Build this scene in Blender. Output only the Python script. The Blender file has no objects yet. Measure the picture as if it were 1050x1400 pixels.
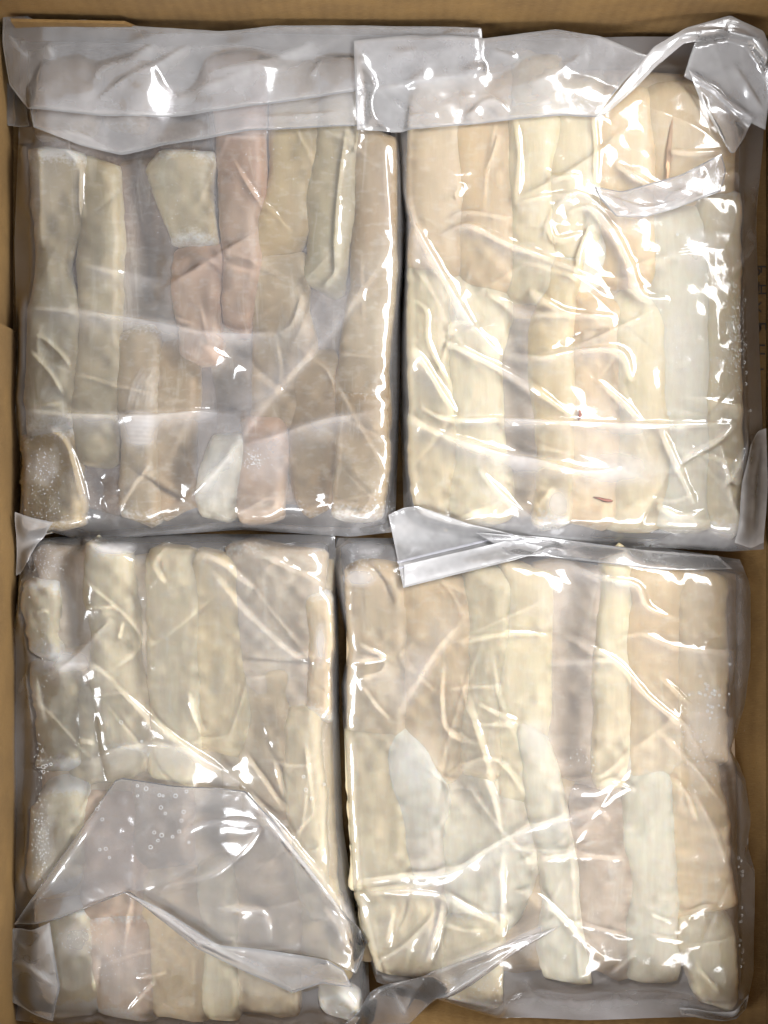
import bpy, math
import numpy as np
from mathutils import Vector
from mathutils.bvhtree import BVHTree

scene = bpy.context.scene
COL = scene.collection
S = 0.0004            # metres to one photo pixel on the plane of the bag tops
Z0 = 0.032            # height of that plane above the box floor
DIST = 0.80           # camera above that plane

# ------------------------------------------------------------------ camera
cam = bpy.data.cameras.new('camera')
cam.sensor_fit = 'VERTICAL'
cam.angle = 2 * math.atan(700 * S / DIST)
cam.clip_start = 0.01
cam.clip_end = 50
cam_o = bpy.data.objects.new('camera', cam)
cam_o.location = (0, 0, Z0 + DIST)
COL.objects.link(cam_o)
scene.camera = cam_o

# ------------------------------------------------------------------ light of the room, with an added fill lamp
world = bpy.data.worlds.new('World')
scene.world = world
world.use_nodes = True
bg = world.node_tree.nodes['Background']
bg.inputs[0].default_value = (0.97, 0.97, 1.0, 1)
bg.inputs[1].default_value = 0.50

def area(name, loc, target, sx, sy, power, col):
    l = bpy.data.lights.new(name, 'AREA')
    l.shape = 'RECTANGLE'; l.size = sx; l.size_y = sy; l.energy = power; l.color = col
    o = bpy.data.objects.new(name, l); COL.objects.link(o)
    o.location = loc
    o.rotation_euler = (Vector(target) - Vector(loc)).to_track_quat('-Z', 'Y').to_euler()
    return o
area('ceiling_or_fill_lamp', (0.60, 0.30, 0.95), (0.12, 0.0, 0), 0.80, 0.30, 11.5, (0.97, 0.985, 1.0))
area('ceiling_or_fill_lamp', (0.38, -0.86, 0.95), (0.05, -0.1, 0), 0.90, 0.30, 8.6, (0.98, 0.985, 1.0))
area('ceiling_or_fill_lamp', (-1.00, -0.45, 1.0), (-0.05, -0.1, 0), 0.24, 0.9, 12.5, (0.93, 0.96, 1.0))  # unseen fill lamp, added at left to brighten the lower left bag

vs = scene.view_settings
vs.view_transform = 'Standard'; vs.look = 'None'; vs.gamma = 1; vs.use_curve_mapping = False
vs.exposure = 0.46
scene.cycles.transparent_max_bounces = 40
scene.cycles.max_bounces = 6
scene.cycles.diffuse_bounces = 3
scene.cycles.glossy_bounces = 2
scene.cycles.transmission_bounces = 3
scene.cycles.use_adaptive_sampling = True
scene.cycles.adaptive_threshold = 0.035
scene.cycles.adaptive_min_samples = 16
scene.cycles.use_denoising = True
scene.cycles.caustics_reflective = False
scene.cycles.caustics_refractive = False

# ------------------------------------------------------------------ helpers
def P(px, py, z=Z0):
    k = (1 + (Z0 - z) / DIST) * S
    return ((px - 525) * k, (700 - py) * k, z)

def tag(o, label=None, cat=None, group=None, kind=None):
    if label: o['label'] = label
    if cat: o['category'] = cat
    if group: o['group'] = group
    if kind: o['kind'] = kind
    return o

def mesh_obj(name, verts, faces, mat, parent=None, smooth=True, attrs=None):
    me = bpy.data.meshes.new(name)
    me.from_pydata([tuple(v) for v in verts], [], faces)
    if smooth:
        me.polygons.foreach_set('use_smooth', [True] * len(me.polygons))
    for k, a in (attrs or {}).items():
        at = me.attributes.new(k, 'FLOAT', 'POINT')
        at.data.foreach_set('value', np.asarray(a, dtype=np.float32).ravel())
    me.update()
    me.materials.append(mat)
    o = bpy.data.objects.new(name, me)
    COL.objects.link(o)
    if parent: o.parent = parent
    return o

def empty(name, loc):
    o = bpy.data.objects.new(name, None)
    o.empty_display_size = 0.02
    COL.objects.link(o)
    return o

def box_verts(x0, x1, y0, y1, z0, z1, b=0.0008):
    # box with chamfered vertical and top edges: two stacked rings and an inset cap
    def ring(i, z):
        return [(x0 + i, y0 + i, z), (x1 - i, y0 + i, z), (x1 - i, y1 - i, z), (x0 + i, y1 - i, z)]
    v = ring(0, z0) + ring(0, z1 - b) + ring(b, z1)
    f = [(3, 2, 1, 0)]
    for r in (0, 4):
        for k in range(4):
            a = r + k; c = r + (k + 1) % 4
            f.append((a, c, c + 4, a + 4))
    f.append((8, 9, 10, 11))
    return v, f

def noise2(x, y, seed, scale):
    """smooth value noise, vectorised; x, y in metres, scale in metres"""
    x = np.asarray(x) / scale + 917.3 + seed * 13.7
    y = np.asarray(y) / scale + 431.1 + seed * 7.9
    xi = np.floor(x).astype(np.int64); yi = np.floor(y).astype(np.int64)
    fx = x - xi; fy = y - yi
    fx = fx * fx * (3 - 2 * fx); fy = fy * fy * (3 - 2 * fy)
    def h(i, j):
        n = (i * 374761393 + j * 668265263 + seed * 69069) & 0x7fffffff
        n = ((n ^ (n >> 13)) * 1274126177) & 0x7fffffff
        return ((n ^ (n >> 16)) & 0xffff) / 65535.0 * 2 - 1
    a = h(xi, yi) * (1 - fx) + h(xi + 1, yi) * fx
    b = h(xi, yi + 1) * (1 - fx) + h(xi + 1, yi + 1) * fx
    return a * (1 - fy) + b * fy

# ------------------------------------------------------------------ materials
def nt(name):
    m = bpy.data.materials.new(name); m.use_nodes = True
    t = m.node_tree; t.nodes.clear()
    out = t.nodes.new('ShaderNodeOutputMaterial')
    return m, t, out

def N(t, typ, **kw):
    n = t.nodes.new(typ)
    for k, v in kw.items():
        if k.startswith('i_'): n.inputs[k[2:].replace('_', ' ')].default_value = v
        else: setattr(n, k, v)
    return n

def math_n(t, op, a, b=None, clamp=False):
    n = t.nodes.new('ShaderNodeMath'); n.operation = op; n.use_clamp = clamp
    for i, v in enumerate((a, b)):
        if v is None: continue
        if isinstance(v, (int, float)): n.inputs[i].default_value = v
        else: t.links.new(v, n.inputs[i])
    return n.outputs[0]

def ramp(t, src, stops):
    r = t.nodes.new('ShaderNodeValToRGB')
    e = r.color_ramp.elements
    while len(e) < len(stops): e.new(0.5)
    for i, (p, c) in enumerate(stops):
        e[i].position = p
        e[i].color = c if len(c) == 4 else (*c, 1)
    t.links.new(src, r.inputs[0])
    return r.outputs[0]

def mixc(t, fac, a, b, blend='MIX'):
    n = t.nodes.new('ShaderNodeMix'); n.data_type = 'RGBA'; n.blend_type = blend
    for sock, v in ((n.inputs[0], fac), (n.inputs[6], a), (n.inputs[7], b)):
        if isinstance(v, (int, float)): sock.default_value = v
        elif isinstance(v, tuple): sock.default_value = (*v, 1) if len(v) == 3 else v
        else: t.links.new(v, sock)
    return n.outputs[2]

def film_material(name, base, gain, rough, tint, crinkle=0.18):
    """thin polythene: clear where it lies wet on the fish, milky where it lifts away"""
    m, t, out = nt(name)
    L = t.links.new
    tc = N(t, 'ShaderNodeTexCoord')
    at = N(t, 'ShaderNodeAttribute', attribute_name='haze')
    hz = math_n(t, 'ADD', math_n(t, 'MULTIPLY', at.outputs['Fac'], gain), base)
    hz = math_n(t, 'MINIMUM', hz, 0.86)
    n3 = N(t, 'ShaderNodeTexNoise', i_Scale=150.0, i_Detail=2.0, i_Roughness=0.55)
    L(tc.outputs['Object'], n3.inputs['Vector'])
    bp = N(t, 'ShaderNodeBump', i_Strength=crinkle, i_Distance=0.0004)
    L(n3.outputs['Fac'], bp.inputs['Height'])
    d = N(t, 'ShaderNodeBsdfDiffuse'); d.inputs['Color'].default_value = (*tint, 1)
    tl = N(t, 'ShaderNodeBsdfTranslucent'); tl.inputs['Color'].default_value = (*tint, 1)
    sc = N(t, 'ShaderNodeMixShader'); sc.inputs[0].default_value = 0.40
    L(d.outputs[0], sc.inputs[1]); L(tl.outputs[0], sc.inputs[2])
    tr = N(t, 'ShaderNodeBsdfTransparent'); tr.inputs['Color'].default_value = (0.985, 0.98, 0.985, 1)
    body = N(t, 'ShaderNodeMixShader')
    L(hz, body.inputs[0]); L(tr.outputs[0], body.inputs[1]); L(sc.outputs[0], body.inputs[2])
    gl = N(t, 'ShaderNodeBsdfGlossy', i_Roughness=rough); gl.inputs['Color'].default_value = (1, 1, 1, 1)
    L(bp.outputs[0], gl.inputs['Normal'])
    fr = N(t, 'ShaderNodeFresnel', i_IOR=1.55)
    L(bp.outputs[0], fr.inputs['Normal'])
    ff = math_n(t, 'MULTIPLY', fr.outputs[0], 1.5, True)
    fin = N(t, 'ShaderNodeMixShader')
    L(ff, fin.inputs[0]); L(body.outputs[0], fin.inputs[1]); L(gl.outputs[0], fin.inputs[2])
    L(fin.outputs[0], out.inputs['Surface'])
    return m

M_FILM = film_material('bag_film', 0.03, 0.62, 0.10, (0.90, 0.88, 0.89))
M_BACK = film_material('bag_back_film', 0.75, 0.5, 0.2, (0.84, 0.83, 0.86))
M_FLAP = film_material('folded_film', 0.05, 0.72, 0.14, (0.97, 0.945, 0.935), 0.2)

def fish_material():
    m, t, out = nt('frozen_fish')
    L = t.links.new
    oi = N(t, 'ShaderNodeObjectInfo')
    tc = N(t, 'ShaderNodeTexCoord')
    add = N(t, 'ShaderNodeVectorMath', operation='ADD')
    L(tc.outputs['Object'], add.inputs[0])
    rv = N(t, 'ShaderNodeCombineXYZ')
    L(math_n(t, 'MULTIPLY', oi.outputs['Random'], 7.0), rv.inputs[2])
    L(rv.outputs[0], add.inputs[1])
    vec = add.outputs[0]
    # broad patches, cream to tan to rosy
    n1 = N(t, 'ShaderNodeTexNoise', i_Scale=10.0, i_Detail=3.0, i_Roughness=0.55); L(vec, n1.inputs['Vector'])
    n2 = N(t, 'ShaderNodeTexNoise', i_Scale=8.0, i_Detail=2.0); L(vec, n2.inputs['Vector'])
    mp = N(t, 'ShaderNodeMapping'); mp.inputs['Scale'].default_value = (330, 50, 300); L(vec, mp.inputs[0])
    fib = N(t, 'ShaderNodeTexNoise', i_Scale=1.0, i_Detail=4.0, i_Roughness=0.6, i_Distortion=0.5); L(mp.outputs[0], fib.inputs['Vector'])
    mb = N(t, 'ShaderNodeMapping'); mb.inputs['Scale'].default_value = (150, 260, 150)
    mb.inputs['Rotation'].default_value = (0, 0, 0.6); L(vec, mb.inputs[0])
    fb2 = N(t, 'ShaderNodeTexNoise', i_Scale=1.0, i_Detail=3.0); L(mb.outputs[0], fb2.inputs['Vector'])
    c = mixc(t, ramp(t, n1.outputs['Fac'], [(0.34, (0, 0, 0)), (0.68, (1, 1, 1))]), oi.outputs['Color'],
             mixc(t, 0.36, oi.outputs['Color'], (0.93, 0.87, 0.68)))
    c = mixc(t, math_n(t, 'MULTIPLY', ramp(t, n2.outputs['Fac'], [(0.46, (0, 0, 0)), (0.70, (1, 1, 1))]), 0.20), c,
             (0.64, 0.44, 0.28))
    ms = N(t, 'ShaderNodeMapping'); ms.inputs['Scale'].default_value = (95, 15, 60); L(vec, ms.inputs[0])
    stq = N(t, 'ShaderNodeTexNoise', i_Scale=1.0, i_Detail=5.0, i_Roughness=0.6, i_Distortion=0.9); L(ms.outputs[0], stq.inputs['Vector'])
    c = mixc(t, math_n(t, 'MULTIPLY', ramp(t, stq.outputs['Fac'], [(0.46, (0, 0, 0)), (0.66, (1, 1, 1))]), 0.14), c, (0.62, 0.42, 0.25))
    c = mixc(t, math_n(t, 'MULTIPLY', ramp(t, stq.outputs['Fac'], [(0.28, (1, 1, 1)), (0.42, (0, 0, 0))]), 0.35), c, (0.92, 0.87, 0.72))
    c = mixc(t, math_n(t, 'MULTIPLY', ramp(t, fib.outputs['Fac'], [(0.38, (1, 1, 1)), (0.62, (0, 0, 0))]), 0.12), c,
             (0.52, 0.38, 0.25))
    c = mixc(t, math_n(t, 'MULTIPLY', ramp(t, fb2.outputs['Fac'], [(0.52, (0, 0, 0)), (0.7, (1, 1, 1))]), 0.16), c,
             (0.95, 0.92, 0.82))
    # frost: speckled ice where the ends and edges carry it
    fa = N(t, 'ShaderNodeAttribute', attribute_name='frost')
    n4 = N(t, 'ShaderNodeTexNoise', i_Scale=520.0, i_Detail=5.0, i_Roughness=0.7); L(vec, n4.inputs['Vector'])
    n5 = N(t, 'ShaderNodeTexNoise', i_Scale=60.0, i_Detail=3.0); L(vec, n5.inputs['Vector'])
    fz = math_n(t, 'ADD', math_n(t, 'MULTIPLY', fa.outputs['Fac'], 0.55),
                math_n(t, 'MULTIPLY', math_n(t, 'SUBTRACT', n4.outputs['Fac'], 0.5), 0.9))
    fz = math_n(t, 'ADD', fz, math_n(t, 'MULTIPLY', math_n(t, 'SUBTRACT', n5.outputs['Fac'], 0.5), 0.7))
    fz = ramp(t, fz, [(0.34, (0, 0, 0)), (0.62, (1, 1, 1))])
    c = mixc(t, math_n(t, 'MULTIPLY', fz, 0.75), c, (0.88, 0.87, 0.82))
    p = N(t, 'ShaderNodeBsdfPrincipled')
    L(c, p.inputs['Base Color'])
    p.inputs['Roughness'].default_value = 0.5
    p.inputs['Subsurface Weight'].default_value = 0.5
    p.inputs['Subsurface Radius'].default_value = (1.0, 0.75, 0.5)
    p.inputs['Subsurface Scale'].default_value = 0.0022
    bp = N(t, 'ShaderNodeBump', i_Strength=0.15, i_Distance=0.0008)
    L(math_n(t, 'ADD', fib.outputs['Fac'], math_n(t, 'MULTIPLY', n4.outputs['Fac'], 0.35)), bp.inputs['Height'])
    L(bp.outputs[0], p.inputs['Normal'])
    L(p.outputs[0], out.inputs['Surface'])
    return m
M_FISH = fish_material()

def card_material(name, base, dark):
    m, t, out = nt(name)
    L = t.links.new
    tc = N(t, 'ShaderNodeTexCoord')
    n1 = N(t, 'ShaderNodeTexNoise', i_Scale=26.0, i_Detail=6.0, i_Roughness=0.62); L(tc.outputs['Object'], n1.inputs['Vector'])
    n2 = N(t, 'ShaderNodeTexNoise', i_Scale=900.0, i_Detail=3.0, i_Roughness=0.7); L(tc.outputs['Object'], n2.inputs['Vector'])
    mp = N(t, 'ShaderNodeMapping'); mp.inputs['Scale'].default_value = (260, 1500, 1500); L(tc.outputs['Object'], mp.inputs[0])
    n3 = N(t, 'ShaderNodeTexNoise', i_Scale=1.0, i_Detail=3.0); L(mp.outputs[0], n3.inputs['Vector'])
    c = mixc(t, ramp(t, n1.outputs['Fac'], [(0.3, (0, 0, 0)), (0.7, (1, 1, 1))]), dark, base)
    c = mixc(t, math_n(t, 'MULTIPLY', ramp(t, n2.outputs['Fac'], [(0.55, (0, 0, 0)), (0.72, (1, 1, 1))]), 0.45), c, (0.10, 0.06, 0.025))
    c = mixc(t, math_n(t, 'MULTIPLY', ramp(t, n3.outputs['Fac'], [(0.5, (0, 0, 0)), (0.75, (1, 1, 1))]), 0.4), c, (0.34, 0.22, 0.09))
    st = N(t, 'ShaderNodeTexNoise', i_Scale=9.0, i_Detail=6.0, i_Roughness=0.7, i_Distortion=0.6); L(tc.outputs['Object'], st.inputs['Vector'])
    c = mixc(t, math_n(t, 'MULTIPLY', ramp(t, st.outputs['Fac'], [(0.50, (0, 0, 0)), (0.62, (1, 1, 1))]), 0.35), c, (0.14, 0.08, 0.03))
    wv = N(t, 'ShaderNodeTexWave', i_Scale=48.0, i_Distortion=1.2, i_Detail=2.0); wv.bands_direction = 'X'
    L(tc.outputs['Object'], wv.inputs['Vector'])
    c = mixc(t, math_n(t, 'MULTIPLY', wv.outputs['Fac'], 0.10), c, (0.36, 0.23, 0.09))
    p = N(t, 'ShaderNodeBsdfPrincipled', i_Roughness=0.85)
    L(c, p.inputs['Base Color'])
    bp = N(t, 'ShaderNodeBump', i_Strength=0.4, i_Distance=0.0005)
    L(math_n(t, 'ADD', n2.outputs['Fac'], n3.outputs['Fac']), bp.inputs['Height'])
    L(bp.outputs[0], p.inputs['Normal'])
    L(p.outputs[0], out.inputs['Surface'])
    return m
M_CARD = card_material('corrugated_cardboard', (0.27, 0.155, 0.048), (0.16, 0.088, 0.027))

def plain(name, col, rough=0.6):
    m, t, out = nt(name)
    tc = N(t, 'ShaderNodeTexCoord')
    n = N(t, 'ShaderNodeTexNoise', i_Scale=300.0, i_Detail=3.0); t.links.new(tc.outputs['Object'], n.inputs['Vector'])
    p = N(t, 'ShaderNodeBsdfPrincipled', i_Roughness=rough)
    t.links.new(mixc(t, n.outputs['Fac'], tuple(c * 0.8 for c in col), tuple(min(1, c * 1.15) for c in col)), p.inputs['Base Color'])
    t.links.new(p.outputs[0], out.inputs['Surface'])
    return m
M_INK = plain('faded_black_ink', (0.06, 0.045, 0.035), 0.8)
M_ICE = plain('white_ice', (0.74, 0.75, 0.75), 0.35)
M_ZIP = plain('greyish_zip_line', (0.42, 0.41, 0.44), 0.5)
M_BLOOD = plain('dark_red_fleck', (0.26, 0.11, 0.08), 0.5)

# ------------------------------------------------------------------ the box
XL, XR = P(11, 0, 0.012)[0], P(1047, 0, 0.0)[0]
YT, YB = P(0, 43, 0.012)[1], P(0, 1426, 0.0)[1]
TH, WH = 0.004, 0.13
box = empty('cardboard_box', (0, 0, 0))
tag(box, 'open brown corrugated cardboard box holding the four bags', 'box')
def panel(name, x0, x1, y0, y1, z0, z1, parent=box):
    v, f = box_verts(x0, x1, y0, y1, z0, z1)
    return mesh_obj(name, v, f, M_CARD, parent, smooth=False)
floor = panel('floor_panel', XL - TH, XR + TH, YB - TH, YT + TH, -TH, 0)
panel('wall_panel', XL - TH, XR + TH, YT, YT + TH, 0.0005, WH)
panel('wall_panel', XL - TH, XR + TH, YB - TH, YB, 0.0005, WH)
panel('wall_panel', XL - TH, XL, YB + 0.0004, YT - 0.0004, 0.0005, WH)
panel('wall_panel', XR, XR + TH, YB + 0.0004, YT - 0.0004, 0.0005, WH)
# inner flaps of the glued corner and the side
def tab_panel():
    x0, x1 = P(12, 0, 0.05)[0], P(172, 0, 0.05)[0]
    y1 = YT - 0.0042; y0 = y1 - 0.0016
    pts = [(x0, 0.001), (x1 + 0.004, 0.001), (x1 + 0.0035, 0.034), (x1 - 0.002, 0.042), (x0, 0.046)]
    v = [(x, y0, z) for x, z in pts] + [(x, y1, z) for x, z in pts]
    n = len(pts)
    f = [tuple(range(n)), tuple(range(2 * n - 1, n - 1, -1))]
    f += [((k + 1) % n, k, k + n, (k + 1) % n + n) for k in range(n)]
    return mesh_obj('corner_tab', v, f, M_CARD, box, smooth=False)
tab_panel()
panel('side_tab', XL + 0.0006, XL + 0.0040, YB + 0.004, P(0, 440, 0.05)[1], 0.001, 0.105)

def ink(text, px, py, size):
    cu = bpy.data.curves.new('printed_mark', 'FONT'); cu.body = text; cu.size = size; cu.align_x = 'CENTER'
    cu.extrude = 0.0
    tmp = bpy.data.objects.new('printed_mark', cu); COL.objects.link(tmp)
    dg = bpy.context.evaluated_depsgraph_get()
    me = bpy.data.meshes.new_from_object(tmp.evaluated_get(dg))
    bpy.data.objects.remove(tmp)
    me.materials.clear(); me.materials.append(M_INK)
    o = bpy.data.objects.new('printed_mark', me); COL.objects.link(o)
    # printed on the bottom of the box beside the right-hand wall, reading downwards
    x, y, _ = P(px, py, 0)
    o.location = (x - size * .36, y, 0.0004)
    o.rotation_euler = (0, 0, math.radians(-90))
    o.parent = box
    return o

# ------------------------------------------------------------------ frozen fillets
TINT = dict(cream=(.84, .71, .45), pale=(.86, .81, .665), tan=(.54, .365, .18), gold=(.76, .565, .26), pink=(.70, .42, .295),
            mauve=(.37, .245, .19), olive=(.68, .585, .37), dark=(.20, .125, .105), peach=(.78, .54, .275), white=(.85, .83, .75))
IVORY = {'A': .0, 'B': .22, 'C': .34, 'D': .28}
LEVEL = {0: (0.002, 0.021), 1: (0.004, 0.0245), 2: (0.0051, 0.0245)}
XMAP = {'A': (45, 34, 540, 541), 'B': (570, 560, 1012, 1022), 'C': (50, 35, 460, 455), 'D': (480, 475, 1012, 1014)}
fill_geo = {'A': [], 'B': [], 'C': [], 'D': []}
BAGN = {'A': 'upper left', 'B': 'upper right', 'C': 'lower left', 'D': 'lower right'}
rng = np.random.default_rng(7)

def smooth_rows(rows, n):
    r = np.array(rows, float)
    y = np.linspace(r[0, 0], r[-1, 0], n)
    a = np.interp(y, r[:, 0], r[:, 1]); b = np.interp(y, r[:, 0], r[:, 2])
    for _ in range(4):
        for q in (a, b):
            q[1:-1] = 0.25 * q[:-2] + 0.5 * q[1:-1] + 0.25 * q[2:]
    return y, a, b

fid = 0
def fillet(bag, lev, tint, rows, label, frost=0.35, end=14, ragged=1.6, dz=0.0, shade=1.0):
    global fid
    fid += 1
    zb, T = LEVEL[lev]; zb += dz
    n, m = 46, 26
    y, xl, xr = smooth_rows(rows, n)
    x0, m0, x1, m1 = XMAP[bag]
    xl = m0 + (xl - x0) * (m1 - m0) / (x1 - x0); xr = m0 + (xr - x0) * (m1 - m0) / (x1 - x0)
    # ragged cut edges
    k = np.arange(n)
    xl = xl + 7 * noise2(y * S, k * 0, fid + 7, 0.026) + ragged * (noise2(y * S, k * 0 + fid, fid, 0.006) + 0.6 * noise2(y * S, k * 0 + fid, fid + 90, 0.0022))
    xr = xr + 7 * noise2(y * S, k * 0, fid + 8, 0.026) + ragged * (noise2(y * S, k * 0 - fid, fid + 40, 0.006) + 0.6 * noise2(y * S, k * 0 - fid, fid + 130, 0.0022))
    cx = (xl + xr) / 2 + 4 * noise2(y * S, k * 0, fid + 21, 0.06); hw = (xr - xl) / 2 + np.minimum(({0: 8, 1: 6, 2: 4} if bag == 'A' else {0: 20, 1: 14, 2: 5})[lev], np.minimum(xl - m0, m1 - xr) + 2).clip(0, 20)
    d0 = y - y[0]; d1 = y[-1] - y
    def tap(d, e, lo): return np.where(d < e, lo + (1 - lo) * np.sqrt(np.clip(1 - (1 - d / e) ** 2, 0, 1)), 1)
    e0 = end * (0.7 + 0.6 * rng.random()); e1 = end * (0.7 + 0.6 * rng.random())
    tw = tap(d0, e0, 0.45) * tap(d1, e1, 0.45)
    th = tap(d0, e0 * 2.6, 0.05) * tap(d1, e1 * 2.6, 0.05)
    ang = np.linspace(0, 2 * np.pi, m, endpoint=False)
    ca, sa = np.cos(ang), np.sin(ang)
    ex = 2 / 3.6
    ux = np.sign(ca) * np.abs(ca) ** ex; uz = np.sign(sa) * np.abs(sa) ** ex
    X = (cx[:, None] + hw[:, None] * tw[:, None] * ux[None]) 
    Y = np.repeat(y[:, None], m, 1) + 2.5 * noise2(X * S, X * 0 + fid * .01, fid, 0.008) * ((d0 < 3 * e0) | (d1 < 3 * e1))[:, None]
    sl0, sl1 = rng.uniform(-9, 9, 2)
    Y = Y + ux[None] * (sl0 * np.clip(1 - d0 / (4 * e0), 0, 1) + sl1 * np.clip(1 - d1 / (4 * e1), 0, 1))[:, None]   # slanted cuts
    xw = (X - 525) * S; yw = (700 - Y) * S
    lump = 1 + 0.07 * noise2(xw, yw, fid, 0.035) + 0.03 * noise2(xw, yw, fid + 3, 0.013)
    tilt = (rng.random() - 0.5) * 0.10
    Z = zb + T / 2 + (T / 2) * uz[None] * th[:, None] * np.where(uz[None] > 0, lump, 1) + T * tilt * ux[None] * (uz[None] > 0)
    Z = np.maximum(Z, 0.0016)
    fr = np.clip(1.25 - np.minimum(d0, d1)[:, None] / 34, 0, 1) + np.clip((np.abs(ux)[None] - 0.8) * 2, 0, 1) * 0.35 * (frost > .5)
    fr = np.clip(fr * frost * 2, 0, 1.4)
    ox, oy = float(xw.mean()), float(yw.mean())
    V = np.stack([xw - ox, yw - oy, Z - zb], -1).reshape(-1, 3)
    F = []
    for i in range(n - 1):
        for j in range(m):
            j2 = (j + 1) % m
            F.append((i * m + j, i * m + j2, (i + 1) * m + j2, (i + 1) * m + j))
    F.append(tuple(range(m - 1, -1, -1))); F.append(tuple((n - 1) * m + j for j in range(m)))
    o = mesh_obj('fish_fillet', V, F, M_FISH, None, True, {'frost': fr})
    o.location = (ox, oy, zb)
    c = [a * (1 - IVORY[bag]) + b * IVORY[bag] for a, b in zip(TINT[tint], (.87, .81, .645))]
    if bag == 'A': shade *= 0.65  # weaker light on this bag and some browner flesh, put into the colour
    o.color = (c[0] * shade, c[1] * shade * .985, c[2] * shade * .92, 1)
    tag(o, label, 'fish fillet', 'frozen fillets in the ' + BAGN[bag] + ' bag')
    W = V + np.array([ox, oy, zb])
    fill_geo[bag].append((W, F))
    return o

# upper left bag
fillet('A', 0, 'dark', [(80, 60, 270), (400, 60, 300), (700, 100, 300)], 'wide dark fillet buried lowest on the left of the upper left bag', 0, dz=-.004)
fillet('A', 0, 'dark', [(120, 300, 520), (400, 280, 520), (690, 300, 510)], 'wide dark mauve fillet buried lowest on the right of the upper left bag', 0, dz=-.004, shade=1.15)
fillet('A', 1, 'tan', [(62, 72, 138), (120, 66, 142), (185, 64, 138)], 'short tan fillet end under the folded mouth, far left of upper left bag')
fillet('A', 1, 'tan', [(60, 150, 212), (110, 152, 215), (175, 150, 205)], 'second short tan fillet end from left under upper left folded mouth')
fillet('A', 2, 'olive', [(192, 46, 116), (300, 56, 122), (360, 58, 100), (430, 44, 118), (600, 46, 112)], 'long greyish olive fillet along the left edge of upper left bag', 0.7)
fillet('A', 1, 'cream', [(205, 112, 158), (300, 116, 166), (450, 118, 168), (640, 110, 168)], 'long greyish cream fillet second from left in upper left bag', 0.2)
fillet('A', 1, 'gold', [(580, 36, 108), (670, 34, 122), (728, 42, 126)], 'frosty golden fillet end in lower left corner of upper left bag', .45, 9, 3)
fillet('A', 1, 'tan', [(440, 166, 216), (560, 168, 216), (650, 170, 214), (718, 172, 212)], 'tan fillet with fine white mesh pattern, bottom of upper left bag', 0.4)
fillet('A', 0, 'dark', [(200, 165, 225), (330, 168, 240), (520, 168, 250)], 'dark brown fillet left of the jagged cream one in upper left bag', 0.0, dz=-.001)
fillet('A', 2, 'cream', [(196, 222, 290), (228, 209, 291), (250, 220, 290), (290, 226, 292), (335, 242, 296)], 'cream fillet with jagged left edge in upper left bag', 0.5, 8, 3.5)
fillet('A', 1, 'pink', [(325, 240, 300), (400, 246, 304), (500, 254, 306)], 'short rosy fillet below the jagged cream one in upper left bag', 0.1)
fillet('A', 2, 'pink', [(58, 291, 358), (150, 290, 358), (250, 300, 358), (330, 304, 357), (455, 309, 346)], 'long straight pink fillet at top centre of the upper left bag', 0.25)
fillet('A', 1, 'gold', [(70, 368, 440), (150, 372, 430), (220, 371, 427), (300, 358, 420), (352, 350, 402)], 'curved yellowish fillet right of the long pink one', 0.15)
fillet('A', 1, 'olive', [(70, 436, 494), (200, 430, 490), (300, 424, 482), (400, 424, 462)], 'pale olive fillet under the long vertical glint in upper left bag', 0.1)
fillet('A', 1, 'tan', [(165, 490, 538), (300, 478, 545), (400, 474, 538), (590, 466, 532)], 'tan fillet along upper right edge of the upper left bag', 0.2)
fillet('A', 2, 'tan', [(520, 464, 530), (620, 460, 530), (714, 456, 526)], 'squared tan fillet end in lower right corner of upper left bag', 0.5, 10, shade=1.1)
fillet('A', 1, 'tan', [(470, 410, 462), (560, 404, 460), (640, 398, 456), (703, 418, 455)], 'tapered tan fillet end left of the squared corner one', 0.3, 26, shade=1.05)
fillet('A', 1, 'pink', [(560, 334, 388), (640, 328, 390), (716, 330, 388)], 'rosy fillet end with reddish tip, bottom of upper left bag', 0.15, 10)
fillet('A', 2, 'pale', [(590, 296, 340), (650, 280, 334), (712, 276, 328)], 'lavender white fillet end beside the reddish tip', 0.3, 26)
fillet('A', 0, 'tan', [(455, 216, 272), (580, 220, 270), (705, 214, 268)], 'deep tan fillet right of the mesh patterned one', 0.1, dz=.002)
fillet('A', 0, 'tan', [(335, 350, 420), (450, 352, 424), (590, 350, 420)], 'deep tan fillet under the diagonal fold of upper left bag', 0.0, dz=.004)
# upper right bag
fillet('B', 0, 'tan', [(80, 590, 1000), (400, 580, 1000), (705, 600, 1000)], 'widest tan slab buried lowest in the upper right bag', 0)
fillet('B', 1, 'tan', [(80, 578, 642), (200, 577, 640), (385, 584, 636)], 'tan fillet in top left corner of the upper right bag', 0.15, shade=1.12)
fillet('B', 1, 'peach', [(75, 642, 706), (200, 640, 704), (410, 644, 700)], 'peach fillet second from left along the top of upper right bag', 0.1)
fillet('B', 2, 'cream', [(60, 704, 766), (200, 702, 762), (420, 698, 752)], 'cream fillet third from left along the top of upper right bag', 0.15)
fillet('B', 1, 'cream', [(90, 766, 816), (200, 765, 814), (370, 764, 808)], 'cream fillet fourth from left along the top of upper right bag', 0.1)
fillet('B', 1, 'peach', [(108, 820, 884), (200, 816, 886), (400, 826, 884)], 'pale peach fillet left of the orange one in upper right bag', 0.15, shade=1.08)
orange_fillet = fillet('B', 2, 'peach', [(98, 886, 960), (140, 880, 985), (200, 890, 1000), (285, 900, 1000)], 'orange tinged fillet with reddish midline and yellow tip', 0.1, 24)
fillet('B', 2, 'cream', [(250, 955, 1012), (400, 955, 1003), (560, 958, 1004), (734, 960, 1012)], 'long cream fillet along the right edge of upper right bag', 0.55)
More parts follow.
